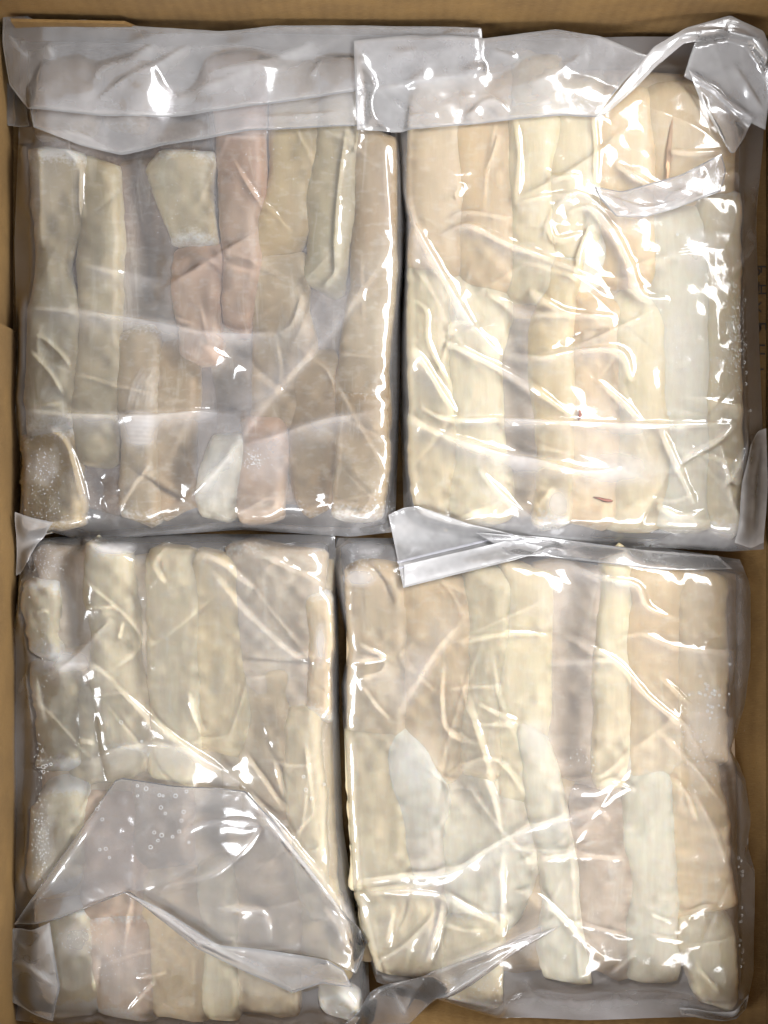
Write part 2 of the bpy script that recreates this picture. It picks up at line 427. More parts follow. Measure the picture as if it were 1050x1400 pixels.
fillet('B', 1, 'pale', [(270, 900, 960), (420, 896, 960), (560, 900, 962), (730, 905, 962)], 'long pale fillet second from right in upper right bag', 0.2)
fillet('B', 2, 'cream', [(345, 572, 620), (450, 570, 626), (600, 574, 630), (722, 590, 634)], 'cream fillet along the lower left edge of upper right bag', 0.15, 26)
fillet('B', 1, 'cream', [(360, 626, 700), (450, 624, 694), (600, 632, 690), (726, 632, 690)], 'yellowish cream fillet second from left, lower half of upper right bag', 0.15, 24)
fillet('B', 0, 'mauve', [(420, 690, 742), (560, 690, 740), (660, 690, 738)], 'mauve brown fillet deep between two yellowish ones in upper right bag', 0, dz=.002)
fillet('B', 2, 'gold', [(330, 742, 790), (470, 736, 790), (600, 734, 788), (726, 738, 782)], 'yellow cream fillet with white icy end in upper right bag', 0.5, 16)
fillet('B', 2, 'pale', [(290, 796, 836), (340, 784, 842), (405, 792, 838)], 'small pointed pale fillet under a curved fold in upper right bag', 0.1, 40)
fillet('B', 1, 'peach', [(395, 790, 842), (520, 792, 844), (620, 792, 846), (722, 782, 840)], 'rosy peach fillet with dark fleck, bottom of upper right bag', 0.15)
fillet('B', 1, 'cream', [(380, 842, 902), (520, 844, 902), (620, 846, 904), (730, 838, 900)], 'cream fillet with yellow end right of the dark fleck', 0.15, 24)
# lower left bag
fillet('C', 0, 'tan', [(760, 90, 300), (1000, 80, 320), (1370, 80, 330)], 'wide tan fillet buried lowest on the left of the lower left bag', 0)
fillet('C', 0, 'tan', [(760, 300, 445), (1000, 310, 448), (1370, 320, 470)], 'wide tan fillet buried lowest on the right of the lower left bag', 0)
fillet('C', 2, 'cream', [(788, 38, 92), (830, 32, 96), (905, 52, 92)], 'chunky cream fillet end in top left corner of lower left bag', 0.6, 8, 3)
fillet('C', 0, 'mauve', [(745, 70, 130), (800, 80, 130), (900, 88, 130)], 'grey mauve fillet between two cream ones, top of lower left bag', 0.3, dz=.002)
fillet('C', 2, 'cream', [(742, 126, 182), (800, 132, 194), (870, 134, 204), (1040, 140, 204)], 'cream fillet with bright white frosted end in lower left bag', 0.5, 8)
fillet('C', 1, 'olive', [(895, 58, 108), (980, 66, 112), (1062, 66, 118)], 'ragged greyish fillet along the left edge of lower left bag', 0.8, 12, 4)
fillet('C', 1, 'olive', [(930, 106, 140), (1000, 110, 200), (1080, 120, 205)], 'greyish olive fillet above the folded triangle of lower left bag', 0.1)
fillet('C', 2, 'cream', [(745, 208, 276), (850, 212, 282), (950, 212, 280), (1090, 222, 268)], 'broad rounded cream fillet at top centre of lower left bag', 0.2, 20)
fillet('C', 1, 'gold', [(752, 272, 325), (850, 280, 335), (950, 280, 340), (1040, 285, 344)], 'long golden fillet right of the broad rounded cream one', 0.1)
fillet('C', 1, 'mauve', [(742, 328, 440), (800, 330, 438), (985, 350, 428)], 'mauve brown fillet in top right corner of lower left bag', 0.3, shade=1.1)
fillet('C', 1, 'tan', [(900, 346, 395), (1000, 346, 398), (1130, 352, 402)], 'narrow tan fillet left of the pointed pale one', 0.05)
fillet('C', 2, 'cream', [(962, 408, 424), (985, 396, 440), (1060, 396, 446), (1200, 410, 456), (1270, 430, 470)], 'pale fillet with pointed top near right edge of lower left bag', 0.1, 5, shade=.95)
fillet('C', 1, 'peach', [(800, 430, 446), (900, 432, 448), (990, 428, 448)], 'thin peach fillet with white edge, right side of lower left bag', 0.6)
fillet('C', 2, 'olive', [(1060, 72, 126), (1110, 58, 130), (1180, 52, 128), (1235, 56, 120)], 'frost edged olive fillet at left of the folded triangle', 1.0, 24, 3)
fillet('C', 1, 'pink', [(1080, 130, 204), (1180, 134, 206), (1270, 130, 204)], 'rosy fillet under the folded triangle of lower left bag', 0.1)
fillet('C', 1, 'mauve', [(1050, 206, 262), (1120, 208, 258), (1200, 206, 262)], 'mauve fillet under the right half of the folded triangle', 0.1, shade=1.1)
fillet('C', 2, 'cream', [(1230, 64, 132), (1300, 62, 138), (1402, 66, 142)], 'frosty cream fillet with small yellow nub, bottom of lower left bag', 0.9, 20)
fillet('C', 1, 'pink', [(1240, 134, 204), (1320, 140, 208), (1404, 142, 206)], 'pinkish frosty fillet second from left at bottom of lower left bag', 0.55)
fillet('C', 1, 'peach', [(1180, 204, 280), (1280, 208, 282), (1406, 212, 284)], 'peach fillet third from left at bottom of lower left bag', 0.2)
fillet('C', 2, 'cream', [(1170, 282, 334), (1280, 284, 330), (1406, 282, 330)], 'cream fillet fourth from left at bottom of lower left bag', 0.2)
fillet('C', 1, 'tan', [(1130, 330, 402), (1250, 332, 410), (1400, 330, 400)], 'tan fillet right of centre at bottom of lower left bag', 0.15, shade=1.1)
fillet('C', 1, 'gold', [(1200, 408, 470), (1290, 412, 486), (1350, 414, 490)], 'yellowish fillet in lower right corner of lower left bag', 0.1)
fillet('C', 2, 'gold', [(1352, 440, 494), (1380, 442, 496), (1404, 446, 494)], 'small frosted yellow fillet tip at bottom edge of lower left bag', 0.9, 12)
# lower right bag
fillet('D', 0, 'tan', [(775, 500, 770), (1000, 500, 780), (1340, 520, 780)], 'wide tan slab buried lowest on the left of the lower right bag', 0)
fillet('D', 0, 'mauve', [(775, 780, 1000), (1000, 790, 1000), (1340, 790, 1000)], 'wide mauve slab buried lowest on the right of the lower right bag', 0)
fillet('D', 1, 'tan', [(766, 478, 560), (850, 480, 562), (1075, 486, 556)], 'tan fillet in top left corner of the lower right bag', 0.3, shade=1.1)
fillet('D', 1, 'peach', [(780, 560, 646), (880, 564, 640), (1090, 566, 630)], 'peach fillet under the strip sealed zip of lower right bag', 0.1)
fillet('D', 2, 'cream', [(768, 642, 702), (880, 636, 690), (1075, 636, 686)], 'cream fillet just right of the zip strip in lower right bag', 0.1, shade=.95)
fillet('D', 1, 'cream', [(770, 700, 752), (880, 690, 748), (1110, 684, 742)], 'cream fillet left of the grey patch in lower right bag', 0.1)
fillet('D', 0, 'mauve', [(768, 750, 822), (880, 748, 822), (1080, 748, 824)], 'greyish mauve fillet in upper middle of lower right bag', 0.1, dz=.002, shade=1.15)
fillet('D', 2, 'cream', [(752, 824, 856), (850, 822, 866), (1000, 818, 868), (1090, 826, 866)], 'long narrow yellow cream fillet in lower right bag', 0.15, shade=1.08)
fillet('D', 1, 'peach', [(768, 866, 940), (850, 866, 936), (1085, 870, 930)], 'peach fillet right of the long narrow yellow one', 0.15)
fillet('D', 1, 'peach', [(775, 938, 990), (850, 936, 990), (1060, 930, 985)], 'peach fillet in top right corner of the lower right bag', 0.4, shade=1.05)
fillet('D', 1, 'cream', [(985, 488, 540), (1080, 492, 560), (1190, 498, 566), (1230, 500, 560)], 'yellowish cream fillet along lower left edge of lower right bag', 0.2)
fillet('D', 2, 'white', [(985, 526, 568), (1030, 526, 596), (1110, 540, 612), (1200, 556, 610), (1225, 560, 606)], 'curved bluish white fillet with tapered top in lower right bag', 0.25, 26)
fillet('D', 1, 'pale', [(1040, 622, 690), (1100, 612, 722), (1200, 614, 728), (1300, 622, 690)], 'pale fillet with rounded top at centre of lower right bag', 0.1, 40)
fillet('D', 2, 'pale', [(980, 716, 732), (1010, 708, 756), (1080, 724, 776), (1180, 744, 796), (1280, 748, 806), (1354, 750, 808)], 'longest pale yellow fillet with squared lower end in lower right bag', 0.15, 7)
fillet('D', 1, 'mauve', [(1080, 800, 852), (1200, 804, 856), (1345, 812, 862)], 'mauve fillet between two long pale ones in lower right bag', 0.1, 30, shade=1.2)
fillet('D', 2, 'pale', [(1000, 852, 920), (1150, 856, 922), (1270, 864, 928), (1356, 872, 932)], 'long pinkish white fillet with rounded lower end', 0.15, 26)
fillet('D', 1, 'peach', [(1030, 918, 970), (1150, 924, 990), (1260, 930, 1000)], 'pale peach fillet right of the long pinkish white one', 0.15, shade=1.1)
fillet('D', 2, 'cream', [(1240, 936, 1002), (1300, 932, 1010), (1388, 958, 1016)], 'cream fillet end in lower right corner of lower right bag', 0.4, 22)
fillet('D', 1, 'cream', [(1215, 502, 604), (1290, 512, 606), (1348, 528, 604)], 'broad cream fillet end in lower left corner of lower right bag', 0.2)
fillet('D', 2, 'cream', [(1240, 606, 690), (1310, 606, 688), (1384, 612, 680)], 'frosted cream fillet end over brown card, lower right bag', 0.5, 14)

# ------------------------------------------------------------------ film sheets
def resample(poly, n):
    p = np.array(poly, float)
    d = np.r_[0, np.cumsum(np.hypot(*np.diff(p, axis=0).T))]
    s = np.linspace(0, d[-1], n)
    return np.stack([np.interp(s, d, p[:, 0]), np.interp(s, d, p[:, 1])], -1)

def round_poly(q, k=3):
    q = q.copy()
    for _ in range(k):
        q[1:-1] = 0.25 * q[:-2] + 0.5 * q[1:-1] + 0.25 * q[2:]
    return q

def coons(top, bottom, left, right, nx, ny, soft=3):
    T = round_poly(resample(top, nx), soft); B = round_poly(resample(bottom, nx), soft)
    Lf = round_poly(resample(left, ny), soft); R = round_poly(resample(right, ny), soft)
    u = np.linspace(0, 1, nx)[None, :, None]; v = np.linspace(0, 1, ny)[:, None, None]
    G = (1 - v) * T[None] + v * B[None] + (1 - u) * Lf[:, None] + u * R[:, None]
    G -= (1 - u) * (1 - v) * T[0] + u * (1 - v) * T[-1] + (1 - u) * v * B[0] + u * v * B[-1]
    return G

def grid_faces(ny, nx, flip=False):
    i = np.arange(ny - 1)[:, None] * nx + np.arange(nx - 1)[None]
    q = np.stack([i, i + nx, i + nx + 1, i + 1], -1).reshape(-1, 4)
    if flip: q = q[:, ::-1]
    return q.tolist()

def haze_grain(X, Y, seed):
    a = noise2(X, Y, seed, 0.03) * .5 + noise2(X, Y, seed + 1, 0.012) * .3 + noise2(X, Y, seed + 2, 0.005) * .25 + noise2(X, Y, seed + 4, 0.0022) * .2
    return 1 + 0.45 * a

_cache = {}
def cast_film(X, Y, miss):
    out = np.full(X.shape, miss)
    for k, g in enumerate(film_geo):
        if k not in _cache:
            lo = np.asarray(g[0]).min(0); hi = np.asarray(g[0]).max(0)
            _cache[k] = (bvh_of([g]), lo, hi)
        b, lo, hi = _cache[k]
        if X.max() < lo[0] or X.min() > hi[0] or Y.max() < lo[1] or Y.min() > hi[1]: continue
        out = np.maximum(out, cast(b, X, Y, miss))
    return out

def bvh_of(geos):
    V, F, o = [], [], 0
    for v, f in geos:
        V.extend(map(tuple, v)); F.extend([tuple(k + o for k in q) for q in f]); o += len(v)
    return BVHTree.FromPolygons(V, F)

def cast(bvh, X, Y, miss):
    out = np.full(X.size, miss)
    dn = Vector((0, 0, -1))
    for k, (x, y) in enumerate(zip(X.ravel(), Y.ravel())):
        h = bvh.ray_cast((x, y, 0.5), dn)
        if h[0] is not None: out[k] = h[0].z
    return out.reshape(X.shape)

def blur(a, n):
    for _ in range(n):
        b = np.pad(a, 1, mode='edge')
        a = (b[:-2, 1:-1] + b[2:, 1:-1] + b[1:-1, :-2] + b[1:-1, 2:] + 2 * b[1:-1, 1:-1]) / 6
    return a

def polydist(px, py, pts):
    """distance to a polyline in pixels, signed side, and position 0..1 along it"""
    p = np.array(pts, float)
    seg = np.hypot(*np.diff(p, axis=0).T); tot = seg.sum()
    best = np.full(px.shape, 1e9); tt = np.zeros(px.shape); side = np.ones(px.shape)
    acc = 0
    for k in range(len(p) - 1):
        a, b = p[k], p[k + 1]; d = b - a
        t = np.clip(((px - a[0]) * d[0] + (py - a[1]) * d[1]) / max(seg[k] ** 2, 1e-9), 0, 1)
        qx = px - a[0] - t * d[0]; qy = py - a[1] - t * d[1]
        dd = np.hypot(qx, qy)
        m = dd < best
        best = np.where(m, dd, best); tt = np.where(m, (acc + t * seg[k]) / tot, tt)
        side = np.where(m, np.sign(d[0] * qy - d[1] * qx), side)
        acc += seg[k]
    return best, side, tt

def curve(pts, n=24):
    """smooth a hand-given polyline (Catmull-Rom)"""
    p = np.array(pts, float)
    if len(p) < 3: return p
    e = np.vstack([2 * p[0] - p[1], p, 2 * p[-1] - p[-2]])
    out = []
    per = max(3, n // (len(p) - 1))
    for k in range(1, len(e) - 2):
        for t in np.linspace(0, 1, per, endpoint=False):
            a, b, c, d = e[k - 1], e[k], e[k + 1], e[k + 2]
            out.append(0.5 * (2 * b + (c - a) * t + (2 * a - 5 * b + 4 * c - d) * t * t + (3 * b - a - 3 * c + d) * t ** 3))
    out.append(p[-1])
    return np.array(out)

def add_ridges(px, py, h, hz, ridges):
    """folds pinched up in the film: (points, height mm, half width px, haze[, asymmetry])"""
    for r in ridges:
        pts, mm, w, hv = r[:4]
        sd = -1.0 if (len(r) > 4 and r[4] < 0) else 1.0
        c = curve(pts)
        lo = c.min(0) - 9 * w; hi = c.max(0) + 9 * w
        m = (px > lo[0]) & (px < hi[0]) & (py > lo[1]) & (py < hi[1])
        if not m.any(): continue
        d, s, t = polydist(px[m], py[m], c)
        # one flank breaks sharply at the crease, the other eases out into the sheet
        ww = np.where(s * sd > 0, w * 1.9, max(w * 0.42, 1.7))
        tap = np.clip(np.minimum(t, 1 - t) * 4, 0, 1) ** 0.8
        wob = 1 + 0.35 * noise2(px[m] * S, py[m] * S, int(abs(c[0, 0])) % 97, 0.012)
        prof = np.exp(-(np.sqrt(d * d + 1.0) - 1.0) / ww)
        h[m] += 0.68 * mm * 1e-3 * prof * tap * wob
        hz[m] += 0.75 * hv * np.exp(-(d / (ww * 1.25)) ** 1.5) * tap * wob

def random_wrinkles(px, py, h, seed, count, region):
    r = np.random.default_rng(seed)
    x0, y0, x1, y1 = region
    for _ in range(count):
        cx, cy = r.uniform(x0, x1), r.uniform(y0, y1)
        a = r.normal(0.0, 0.75) if r.random() < 0.55 else r.uniform(0, math.pi)
        ln = r.uniform(22, 120); bend = r.uniform(-9, 9)
        dx, dy = math.cos(a) * ln, math.sin(a) * ln
        pts = [(cx - dx, cy - dy), (cx - dy / ln * bend, cy + dx / ln * bend), (cx + dx, cy + dy)]
        w = r.uniform(1.5, 3.2) if r.random() < .8 else r.uniform(6, 14)
        yield (pts, w * r.uniform(0.07, 0.16) * (1 if r.random() < .75 else -1), w, 0.05)

film_geo = []       # every sheet laid so far, for the next one to lie on
film_top = {}

def bag(key, name, label, top, bottom, left, right, ridges, blobs, wr, rk=1.0, relax=420, zedge=0.012, nx=300, ny=400):
    root = empty(name, (0, 0, 0))
    tag(root, label, 'plastic bag', 'clear bags of frozen fillets')
    G = coons(top, bottom, left, right, nx, ny)
    px, py = G[..., 0], G[..., 1]
    k = (1 + (Z0 - zedge) / DIST) * S
    # outline points are measured at the seal height, inner points at the top of the fish
    u = np.minimum(np.linspace(0, 1, nx), np.linspace(1, 0, nx))[None] * nx
    v = np.minimum(np.linspace(0, 1, ny), np.linspace(1, 0, ny))[:, None] * ny
    e = np.clip(np.minimum(u, v) / 7, 0, 1)
    kk = k * (1 - e) + S * e
    X = (px - 525) * kk; Y = (700 - py) * kk
    sup = cast(bvh_of(fill_geo[key]), X, Y, 0.003)
    edge = np.zeros_like(sup, bool); edge[0] = edge[-1] = True; edge[:, 0] = edge[:, -1] = True
    zb = zedge + 0.002 * noise2(X, Y, ord(key), 0.04)
    h = sup.copy(); h[edge] = zb[edge]
    dil = sup.copy()
    for _ in range(3):
        q = np.pad(dil, 1, mode='edge')
        dil = np.max([q[:-2, 1:-1], q[2:, 1:-1], q[1:-1, :-2], q[1:-1, 2:], dil], axis=0)
    lim = dil + 0.0007
    near = np.clip(np.minimum(u, v) / 2, 0, 1)
    lim = lim * near + np.minimum(lim, zb) * (1 - near)
    for _ in range(relax):
        b = np.pad(h, 1, mode='edge')
        a = (b[:-2, 1:-1] + b[2:, 1:-1] + b[1:-1, :-2] + b[1:-1, 2:]) / 4
        h = np.maximum(a, lim); h[edge] = zb[edge]
    for _ in range(5):
        h = np.maximum(blur(h, 26), lim * e + h * (1 - e)) * e + h * (1 - e)
    tt = h.copy()
    for _ in range(9):
        q = np.pad(tt, 1, mode='edge')
        tt = np.max([q[:-2, 1:-1], q[2:, 1:-1], q[1:-1, :-2], q[1:-1, 2:], tt], axis=0)
    tt = blur(tt, 60)
    kx = np.clip((np.minimum(u, v) - 4) / 14, 0, 1) * 0.62
    h = h * (1 - kx) + np.maximum(tt, h) * kx       # pulled taut across the tops
    h = np.maximum(blur(h, 4), np.where(edge, 0, sup + 0.0004))
    gap = h - sup
    haze = (0.20 if key == 'A' else 0.26) * np.clip((gap - 0.0016) / 0.011, 0, 1)
    r2 = [(r[0], r[1] * rk, r[2], r[3] * (.5 + .5 * rk), *r[4:]) for r in ridges] + list(random_wrinkles(px, py, h, ord(key), wr, (px.min(), py.min(), px.max(), py.max())))
    fade = np.clip(np.minimum(u, v) / 9, 0, 1)
    dh = np.zeros_like(h); dz = np.zeros_like(h)
    add_ridges(px, py, dh, dz, r2)
    h = h + dh * fade + (0.0005 * noise2(X, Y, 5 + ord(key), 0.018) + 0.0002 * noise2(X, Y, 9, 0.006)) * fade
    h = np.where(edge, h, np.maximum(h, sup + 0.0003))
    haze = haze + dz
    for (cx, cy, rx, ry, am) in blobs:
        q = ((px - cx) / rx) ** 2 + ((py - cy) / ry) ** 2
        haze += am * np.exp(-q ** 2)
    haze = np.clip((haze + 0.02) * haze_grain(X, Y, ord(key)), 0, 1.3)
    V = np.stack([X, Y, h], -1).reshape(-1, 3)
    F = grid_faces(ny, nx)
    mesh_obj('front_film', V, F, M_FILM, root, True, {'haze': haze})
    film_geo.append((V, F))
    # back of the bag, under the fish
    st = 10
    Xb, Yb, zbk = X[::st, ::st], Y[::st, ::st], np.full(X[::st, ::st].shape, 0.0011)
    Xb = np.concatenate([Xb, X[::st, -1:]], 1); Yb = np.concatenate([Yb, Y[::st, -1:]], 1)
    Xb = np.concatenate([Xb, np.r_[X[-1, ::st], X[-1, -1]][None]], 0); Yb = np.concatenate([Yb, np.r_[Y[-1, ::st], Y[-1, -1]][None]], 0)
    zbk = np.full(Xb.shape, 0.0012)
    eb = np.zeros(Xb.shape, bool); eb[0] = eb[-1] = True; eb[:, 0] = eb[:, -1] = True
    hb = np.concatenate([h[::st, ::st], h[::st, -1:]], 1)
    hb = np.concatenate([hb, np.r_[h[-1, ::st], h[-1, -1]][None]], 0)
    zbk[eb] = hb[eb]
    Vb = np.stack([Xb, Yb, zbk], -1).reshape(-1, 3)
    mesh_obj('back_film', Vb, grid_faces(*Xb.shape, flip=True), M_BACK, root, True, {'haze': np.full(Vb.shape[0], 0.3)})
    return root

def flap(name, parent, top, bottom, left, right, lift=0.0012, zmin=(0.0, 0.0), haze=0.5, thick=0.0004, ridges=(), wr=10, seed=1, res=3.2,
         lay=True, sm=30, mat=None, soft=2, noise=0.0009):
    """a folded-over piece of bag film: two sheets meeting in a rolled edge, lying on what is below"""
    ln = lambda p: sum(math.hypot(b[0] - a[0], b[1] - a[1]) for a, b in zip(p, p[1:]))
    nx = int(np.clip(max(ln(top), ln(bottom)) / res, 10, 220)); ny = int(np.clip(max(ln(left), ln(right)) / res, 8, 160))
    G = coons(top, bottom, left, right, nx, ny, soft)
    px, py = G[..., 0], G[..., 1]
    X = (px - 525) * S; Y = (700 - py) * S
    zm = max(zmin[0] * .6 + zmin[1] * .4, float(np.median(cast_film(X[::4, ::4], Y[::4, ::4], 0.012)))) + lift   # the height it lies at
    X, Y = X * (1 + (Z0 - zm) / DIST), Y * (1 + (Z0 - zm) / DIST)
    base = cast_film(X, Y, 0.012)
    sm_ = blur(base, sm)
    for _ in range(3):
        sm_ = np.maximum(blur(sm_, 6), base)
    z = blur(sm_, 2) + lift
    z = np.maximum(z, np.linspace(zmin[0], zmin[1], ny)[:, None])   # where it stands up off the bag
    u = np.minimum(np.arange(nx), np.arange(nx)[::-1])[None]
    v = np.minimum(np.arange(ny), np.arange(ny)[::-1])[:, None]
    e = np.minimum(u, v)
    puff = thick * np.clip(e / 2.5, 0, 1) ** 0.5
    dh = np.zeros_like(z); hz = np.full_like(z, haze)
    add_ridges(px, py, dh, hz, list(ridges) + list(random_wrinkles(px, py, z, seed, wr, (px.min(), py.min(), px.max(), py.max()))))
    fade = np.clip(e / 4, 0, 1)
    z = z + np.maximum(dh, -lift * .5) * fade + noise * (noise2(X, Y, seed, 0.022) + 0.4 * noise2(X, Y, seed + 5, 0.008)) + noise
    hz = hz * haze_grain(X, Y, seed + 60) + 0.14 * np.exp(-(e / 1.2) ** 2)
    V1 = np.stack([X, Y, z + puff], -1).reshape(-1, 3)
    V2 = np.stack([X, Y, z - puff * 0.3], -1).reshape(-1, 3)
    n = len(V1)
    F1 = grid_faces(ny, nx); F2 = [tuple(k + n for k in q) for q in grid_faces(ny, nx, True)]
    # weld the rim
    ring = [i for i in range(nx)] + [i * nx + nx - 1 for i in range(1, ny)] + \
           [(ny - 1) * nx + i for i in range(nx - 2, -1, -1)] + [i * nx for i in range(ny - 2, 0, -1)]
    Fr = [(ring[k], ring[(k + 1) % len(ring)], ring[(k + 1) % len(ring)] + n, ring[k] + n) for k in range(len(ring))]
    V = np.vstack([V1, V2])
    o = mesh_obj(name, V, F1 + F2 + Fr, mat or M_FLAP, parent, True, {'haze': np.r_[hz.ravel(), hz.ravel() * 0.45]})
    if lay: film_geo.append((V1, F1))
    return o
# ------------------------------------------------------------------ the four bags
mesh_lines = [([(172 + 6 * k, 560 - 4 * (k % 2)), (182 + 6 * k, 525), (196 + 5 * k, 498 + 6 * (k % 3))], 0.25, 1.3, 0.35) for k in range(6)]
mesh_lines += [([(170, 562 + 6 * k), (212, 564 + 6 * k)], 0.22, 1.6, 0.30) for k in range(8)]
bag_a = bag('A', 'plastic_bag', 'clear crinkled bag of darker fillets at upper left of the box',
    top=[(28, 55), (160, 48), (330, 46), (545, 50)], bottom=[(25, 738), (75, 728), (120, 740), (200, 733), (330, 724), (480, 734), (540, 727)],
    left=[(28, 55), (27, 200), (21, 330), (25, 480), (23, 570), (33, 640), (25, 738)],
    right=[(545, 50), (545, 170), (556, 300), (548, 420), (546, 560), (540, 727)],
    ridges=[([(120, 734), (220, 728), (330, 718), (430, 724), (530, 722)], 1.4, 4, .3), ([(30, 420), (110, 425), (210, 440), (290, 455), (395, 455)], 2.0, 7, .55, .3),
            ([(22, 560), (100, 566), (200, 568), (270, 562), (328, 568)], 2.6, 7, .6, .3),
            ([(545, 325), (480, 420), (410, 500), (350, 570), (300, 640), (250, 695)], 2.4, 13, .40),
            ([(380, 455), (400, 440), (415, 400)], 1.4, 5, .2),
            ([(330, 610), (380, 595), (440, 575), (525, 562)], 2.4, 9, .5, .3),
            ([(240, 695), (290, 650), (335, 600)], 1.6, 8, .45),
            ([(318, 213), (350, 265), (372, 285), (400, 318)], 0.9, 3, .05),
            ([(476, 165), (464, 250), (460, 320), (458, 385)], 2.2, 6, .1, -.4),
            ([(470, 215), (485, 205), (492, 180), (478, 150)], 0.9, 3, .2),
            ([(36, 458), (60, 462), (102, 502)], 0.9, 3, .05), ([(33, 470), (70, 510), (88, 540)], 0.9, 3, .05),
            ([(28, 482), (38, 515)], 0.8, 3, .05), ([(35, 556), (85, 550)], 0.7, 3, .05),
            ([(62, 585), (78, 588), (95, 610), (112, 665), (122, 712)], 1.8, 4.5, .3, .4),
            ([(208, 630), (170, 685), (150, 725)], 1.2, 4, .25),
            ([(130, 735), (250, 725), (320, 705), (385, 668)], 0.9, 3, .2),
            ([(112, 222), (112, 270), (116, 296)], 1.0, 3, .25), ([(88, 195), (112, 225)], 0.9, 3, .3),
            ([(195, 411), (238, 424)], .6, 2.5, .05), ([(198, 424), (268, 442)], .7, 2.5, .05),
            ([(526, 190), (534, 290), (545, 360)], 1.2, 4, .2), ([(395, 480), (440, 400), (470, 355)], 1.2, 7, .15),
            ([(110, 360), (160, 372), (225, 385)], 1.0, 8, .3), ([(520, 715), (490, 722), (500, 732)], 1.2, 4, .3),
            ([(455, 605), (480, 590)], .5, 2.5, .05)] + mesh_lines,
    blobs=[(190, 588, 24, 26, .35), (365, 630, 30, 30, .3), (60, 640, 20, 25, .3), (70, 250, 22, 60, .12), (335, 175, 40, 14, .3), (300, 655, 30, 40, .25)],
    rk=.85, wr=58)
bag_b = bag('B', 'plastic_bag', 'clear glossy bag of pale fillets at upper right of the box',
    top=[(540, 55), (660, 58), (780, 52), (1046, 50)], bottom=[(552, 705), (640, 728), (700, 740), (800, 744), (900, 749), (1000, 754), (1044, 751)],
    left=[(540, 55), (535, 185), (554, 300), (549, 430), (547, 560), (550, 640), (552, 705)],
    right=[(1046, 50), (1042, 200), (1032, 300), (1036, 420), (1040, 560), (1046, 660), (1044, 751)],
    ridges=[([(560, 708), (640, 722), (760, 736), (900, 742), (1030, 746)], 1.6, 5, .35), ([(533, 185), (556, 280), (600, 365), (645, 440), (690, 490)], 2.4, 8, .6, .3),
            ([(600, 322), (640, 306), (690, 330), (750, 352), (815, 378)], 2.8, 6, .45, .4),
            ([(610, 300), (640, 288), (700, 298)], 1.0, 4, .2), ([(705, 280), (735, 270), (790, 262)], 1.0, 6, .2),
            ([(668, 400), (720, 425), (790, 432)], 1.8, 8, .3), ([(725, 395), (775, 425), (845, 432)], 2.6, 6, .35, .3),
            ([(600, 463), (660, 490), (720, 522), (782, 568)], 2.4, 4.5, .35, .3),
            ([(690, 483), (740, 488), (795, 478), (850, 480), (866, 522)], 3.0, 8, .45, .4),
            ([(575, 555), (610, 572), (680, 572), (740, 575), (900, 580), (1010, 578)], 3.4, 5, .6, .35),
            ([(548, 562), (600, 592), (680, 618), (740, 630), (800, 645), (860, 640)], 3.4, 9, .6, .35),
            ([(555, 465), (580, 495), (605, 535), (625, 565)], 2.2, 8, .3, .3),
            ([(775, 290), (808, 282), (838, 312), (862, 358), (880, 402), (918, 408)], 3.2, 6, .5, .4),
            ([(790, 375), (795, 340), (812, 300)], 1.6, 5, .3),
            ([(843, 222), (880, 245), (915, 260), (958, 268)], 3.0, 5, .45, .4),
            ([(915, 205), (950, 208), (995, 205)], 1.8, 4, .35),
            ([(745, 330), (752, 300), (790, 262), (845, 292), (905, 278), (992, 212)], 1.8, 8, .45),
            ([(752, 305), (762, 325), (800, 318)], 1.4, 3, .2),
            ([(905, 585), (925, 630), (952, 690)], 2.6, 5, .45, .3), ([(1008, 578), (985, 602), (935, 632), (930, 650)], 2.2, 5, .45),
            ([(985, 605), (998, 650), (1000, 655), (1020, 620), (1030, 585)], 2.4, 5, .45), ([(995, 650), (1005, 690), (1030, 735)], 2.0, 5, .4),
            ([(655, 640), (690, 678), (745, 722)], 1.6, 7, .4), ([(560, 405), (585, 425), (588, 470), (622, 535)], .7, 2.6, .05),
            ([(603, 455), (620, 442), (650, 440)], .6, 2.6, .05), ([(765, 480), (830, 455), (905, 420)], 1.2, 5, .2),
            ([(900, 690), (930, 705), (965, 700)], 2.0, 6, .3), ([(820, 520), (850, 545), (880, 575)], 1.6, 5, .3),
            ([(745, 230), (760, 240), (795, 238)], 1.6, 4, .15), ([(705, 150), (712, 210), (708, 280)], 1.0, 3, .1),
            ([(814, 155), (818, 200), (816, 250)], 1.2, 3, .15), ([(635, 250), (625, 270)], 1.0, 3, .1), ([(668, 228), (685, 180)], .8, 3, .1),
            ([(850, 270), (890, 280), (915, 285)], .8, 3, .1), ([(985, 245), (1010, 235), (1015, 255)], 1.2, 4, .2),
            ([(1040, 220), (1028, 300), (1030, 340), (1003, 375)], 1.6, 5, .35),
            ([(720, 680), (735, 690), (760, 665)], 1.2, 3, .1), ([(680, 650), (760, 672)], .6, 2.6, .05)],
    blobs=[(935, 480, 26, 70, .22), (825, 600, 60, 60, .25), (765, 690, 16, 22, .6), (960, 345, 24, 30, .35), (850, 640, 60, 22, .35), (700, 725, 120, 14, .35), (970, 735, 60, 14, .35)],
    wr=58)
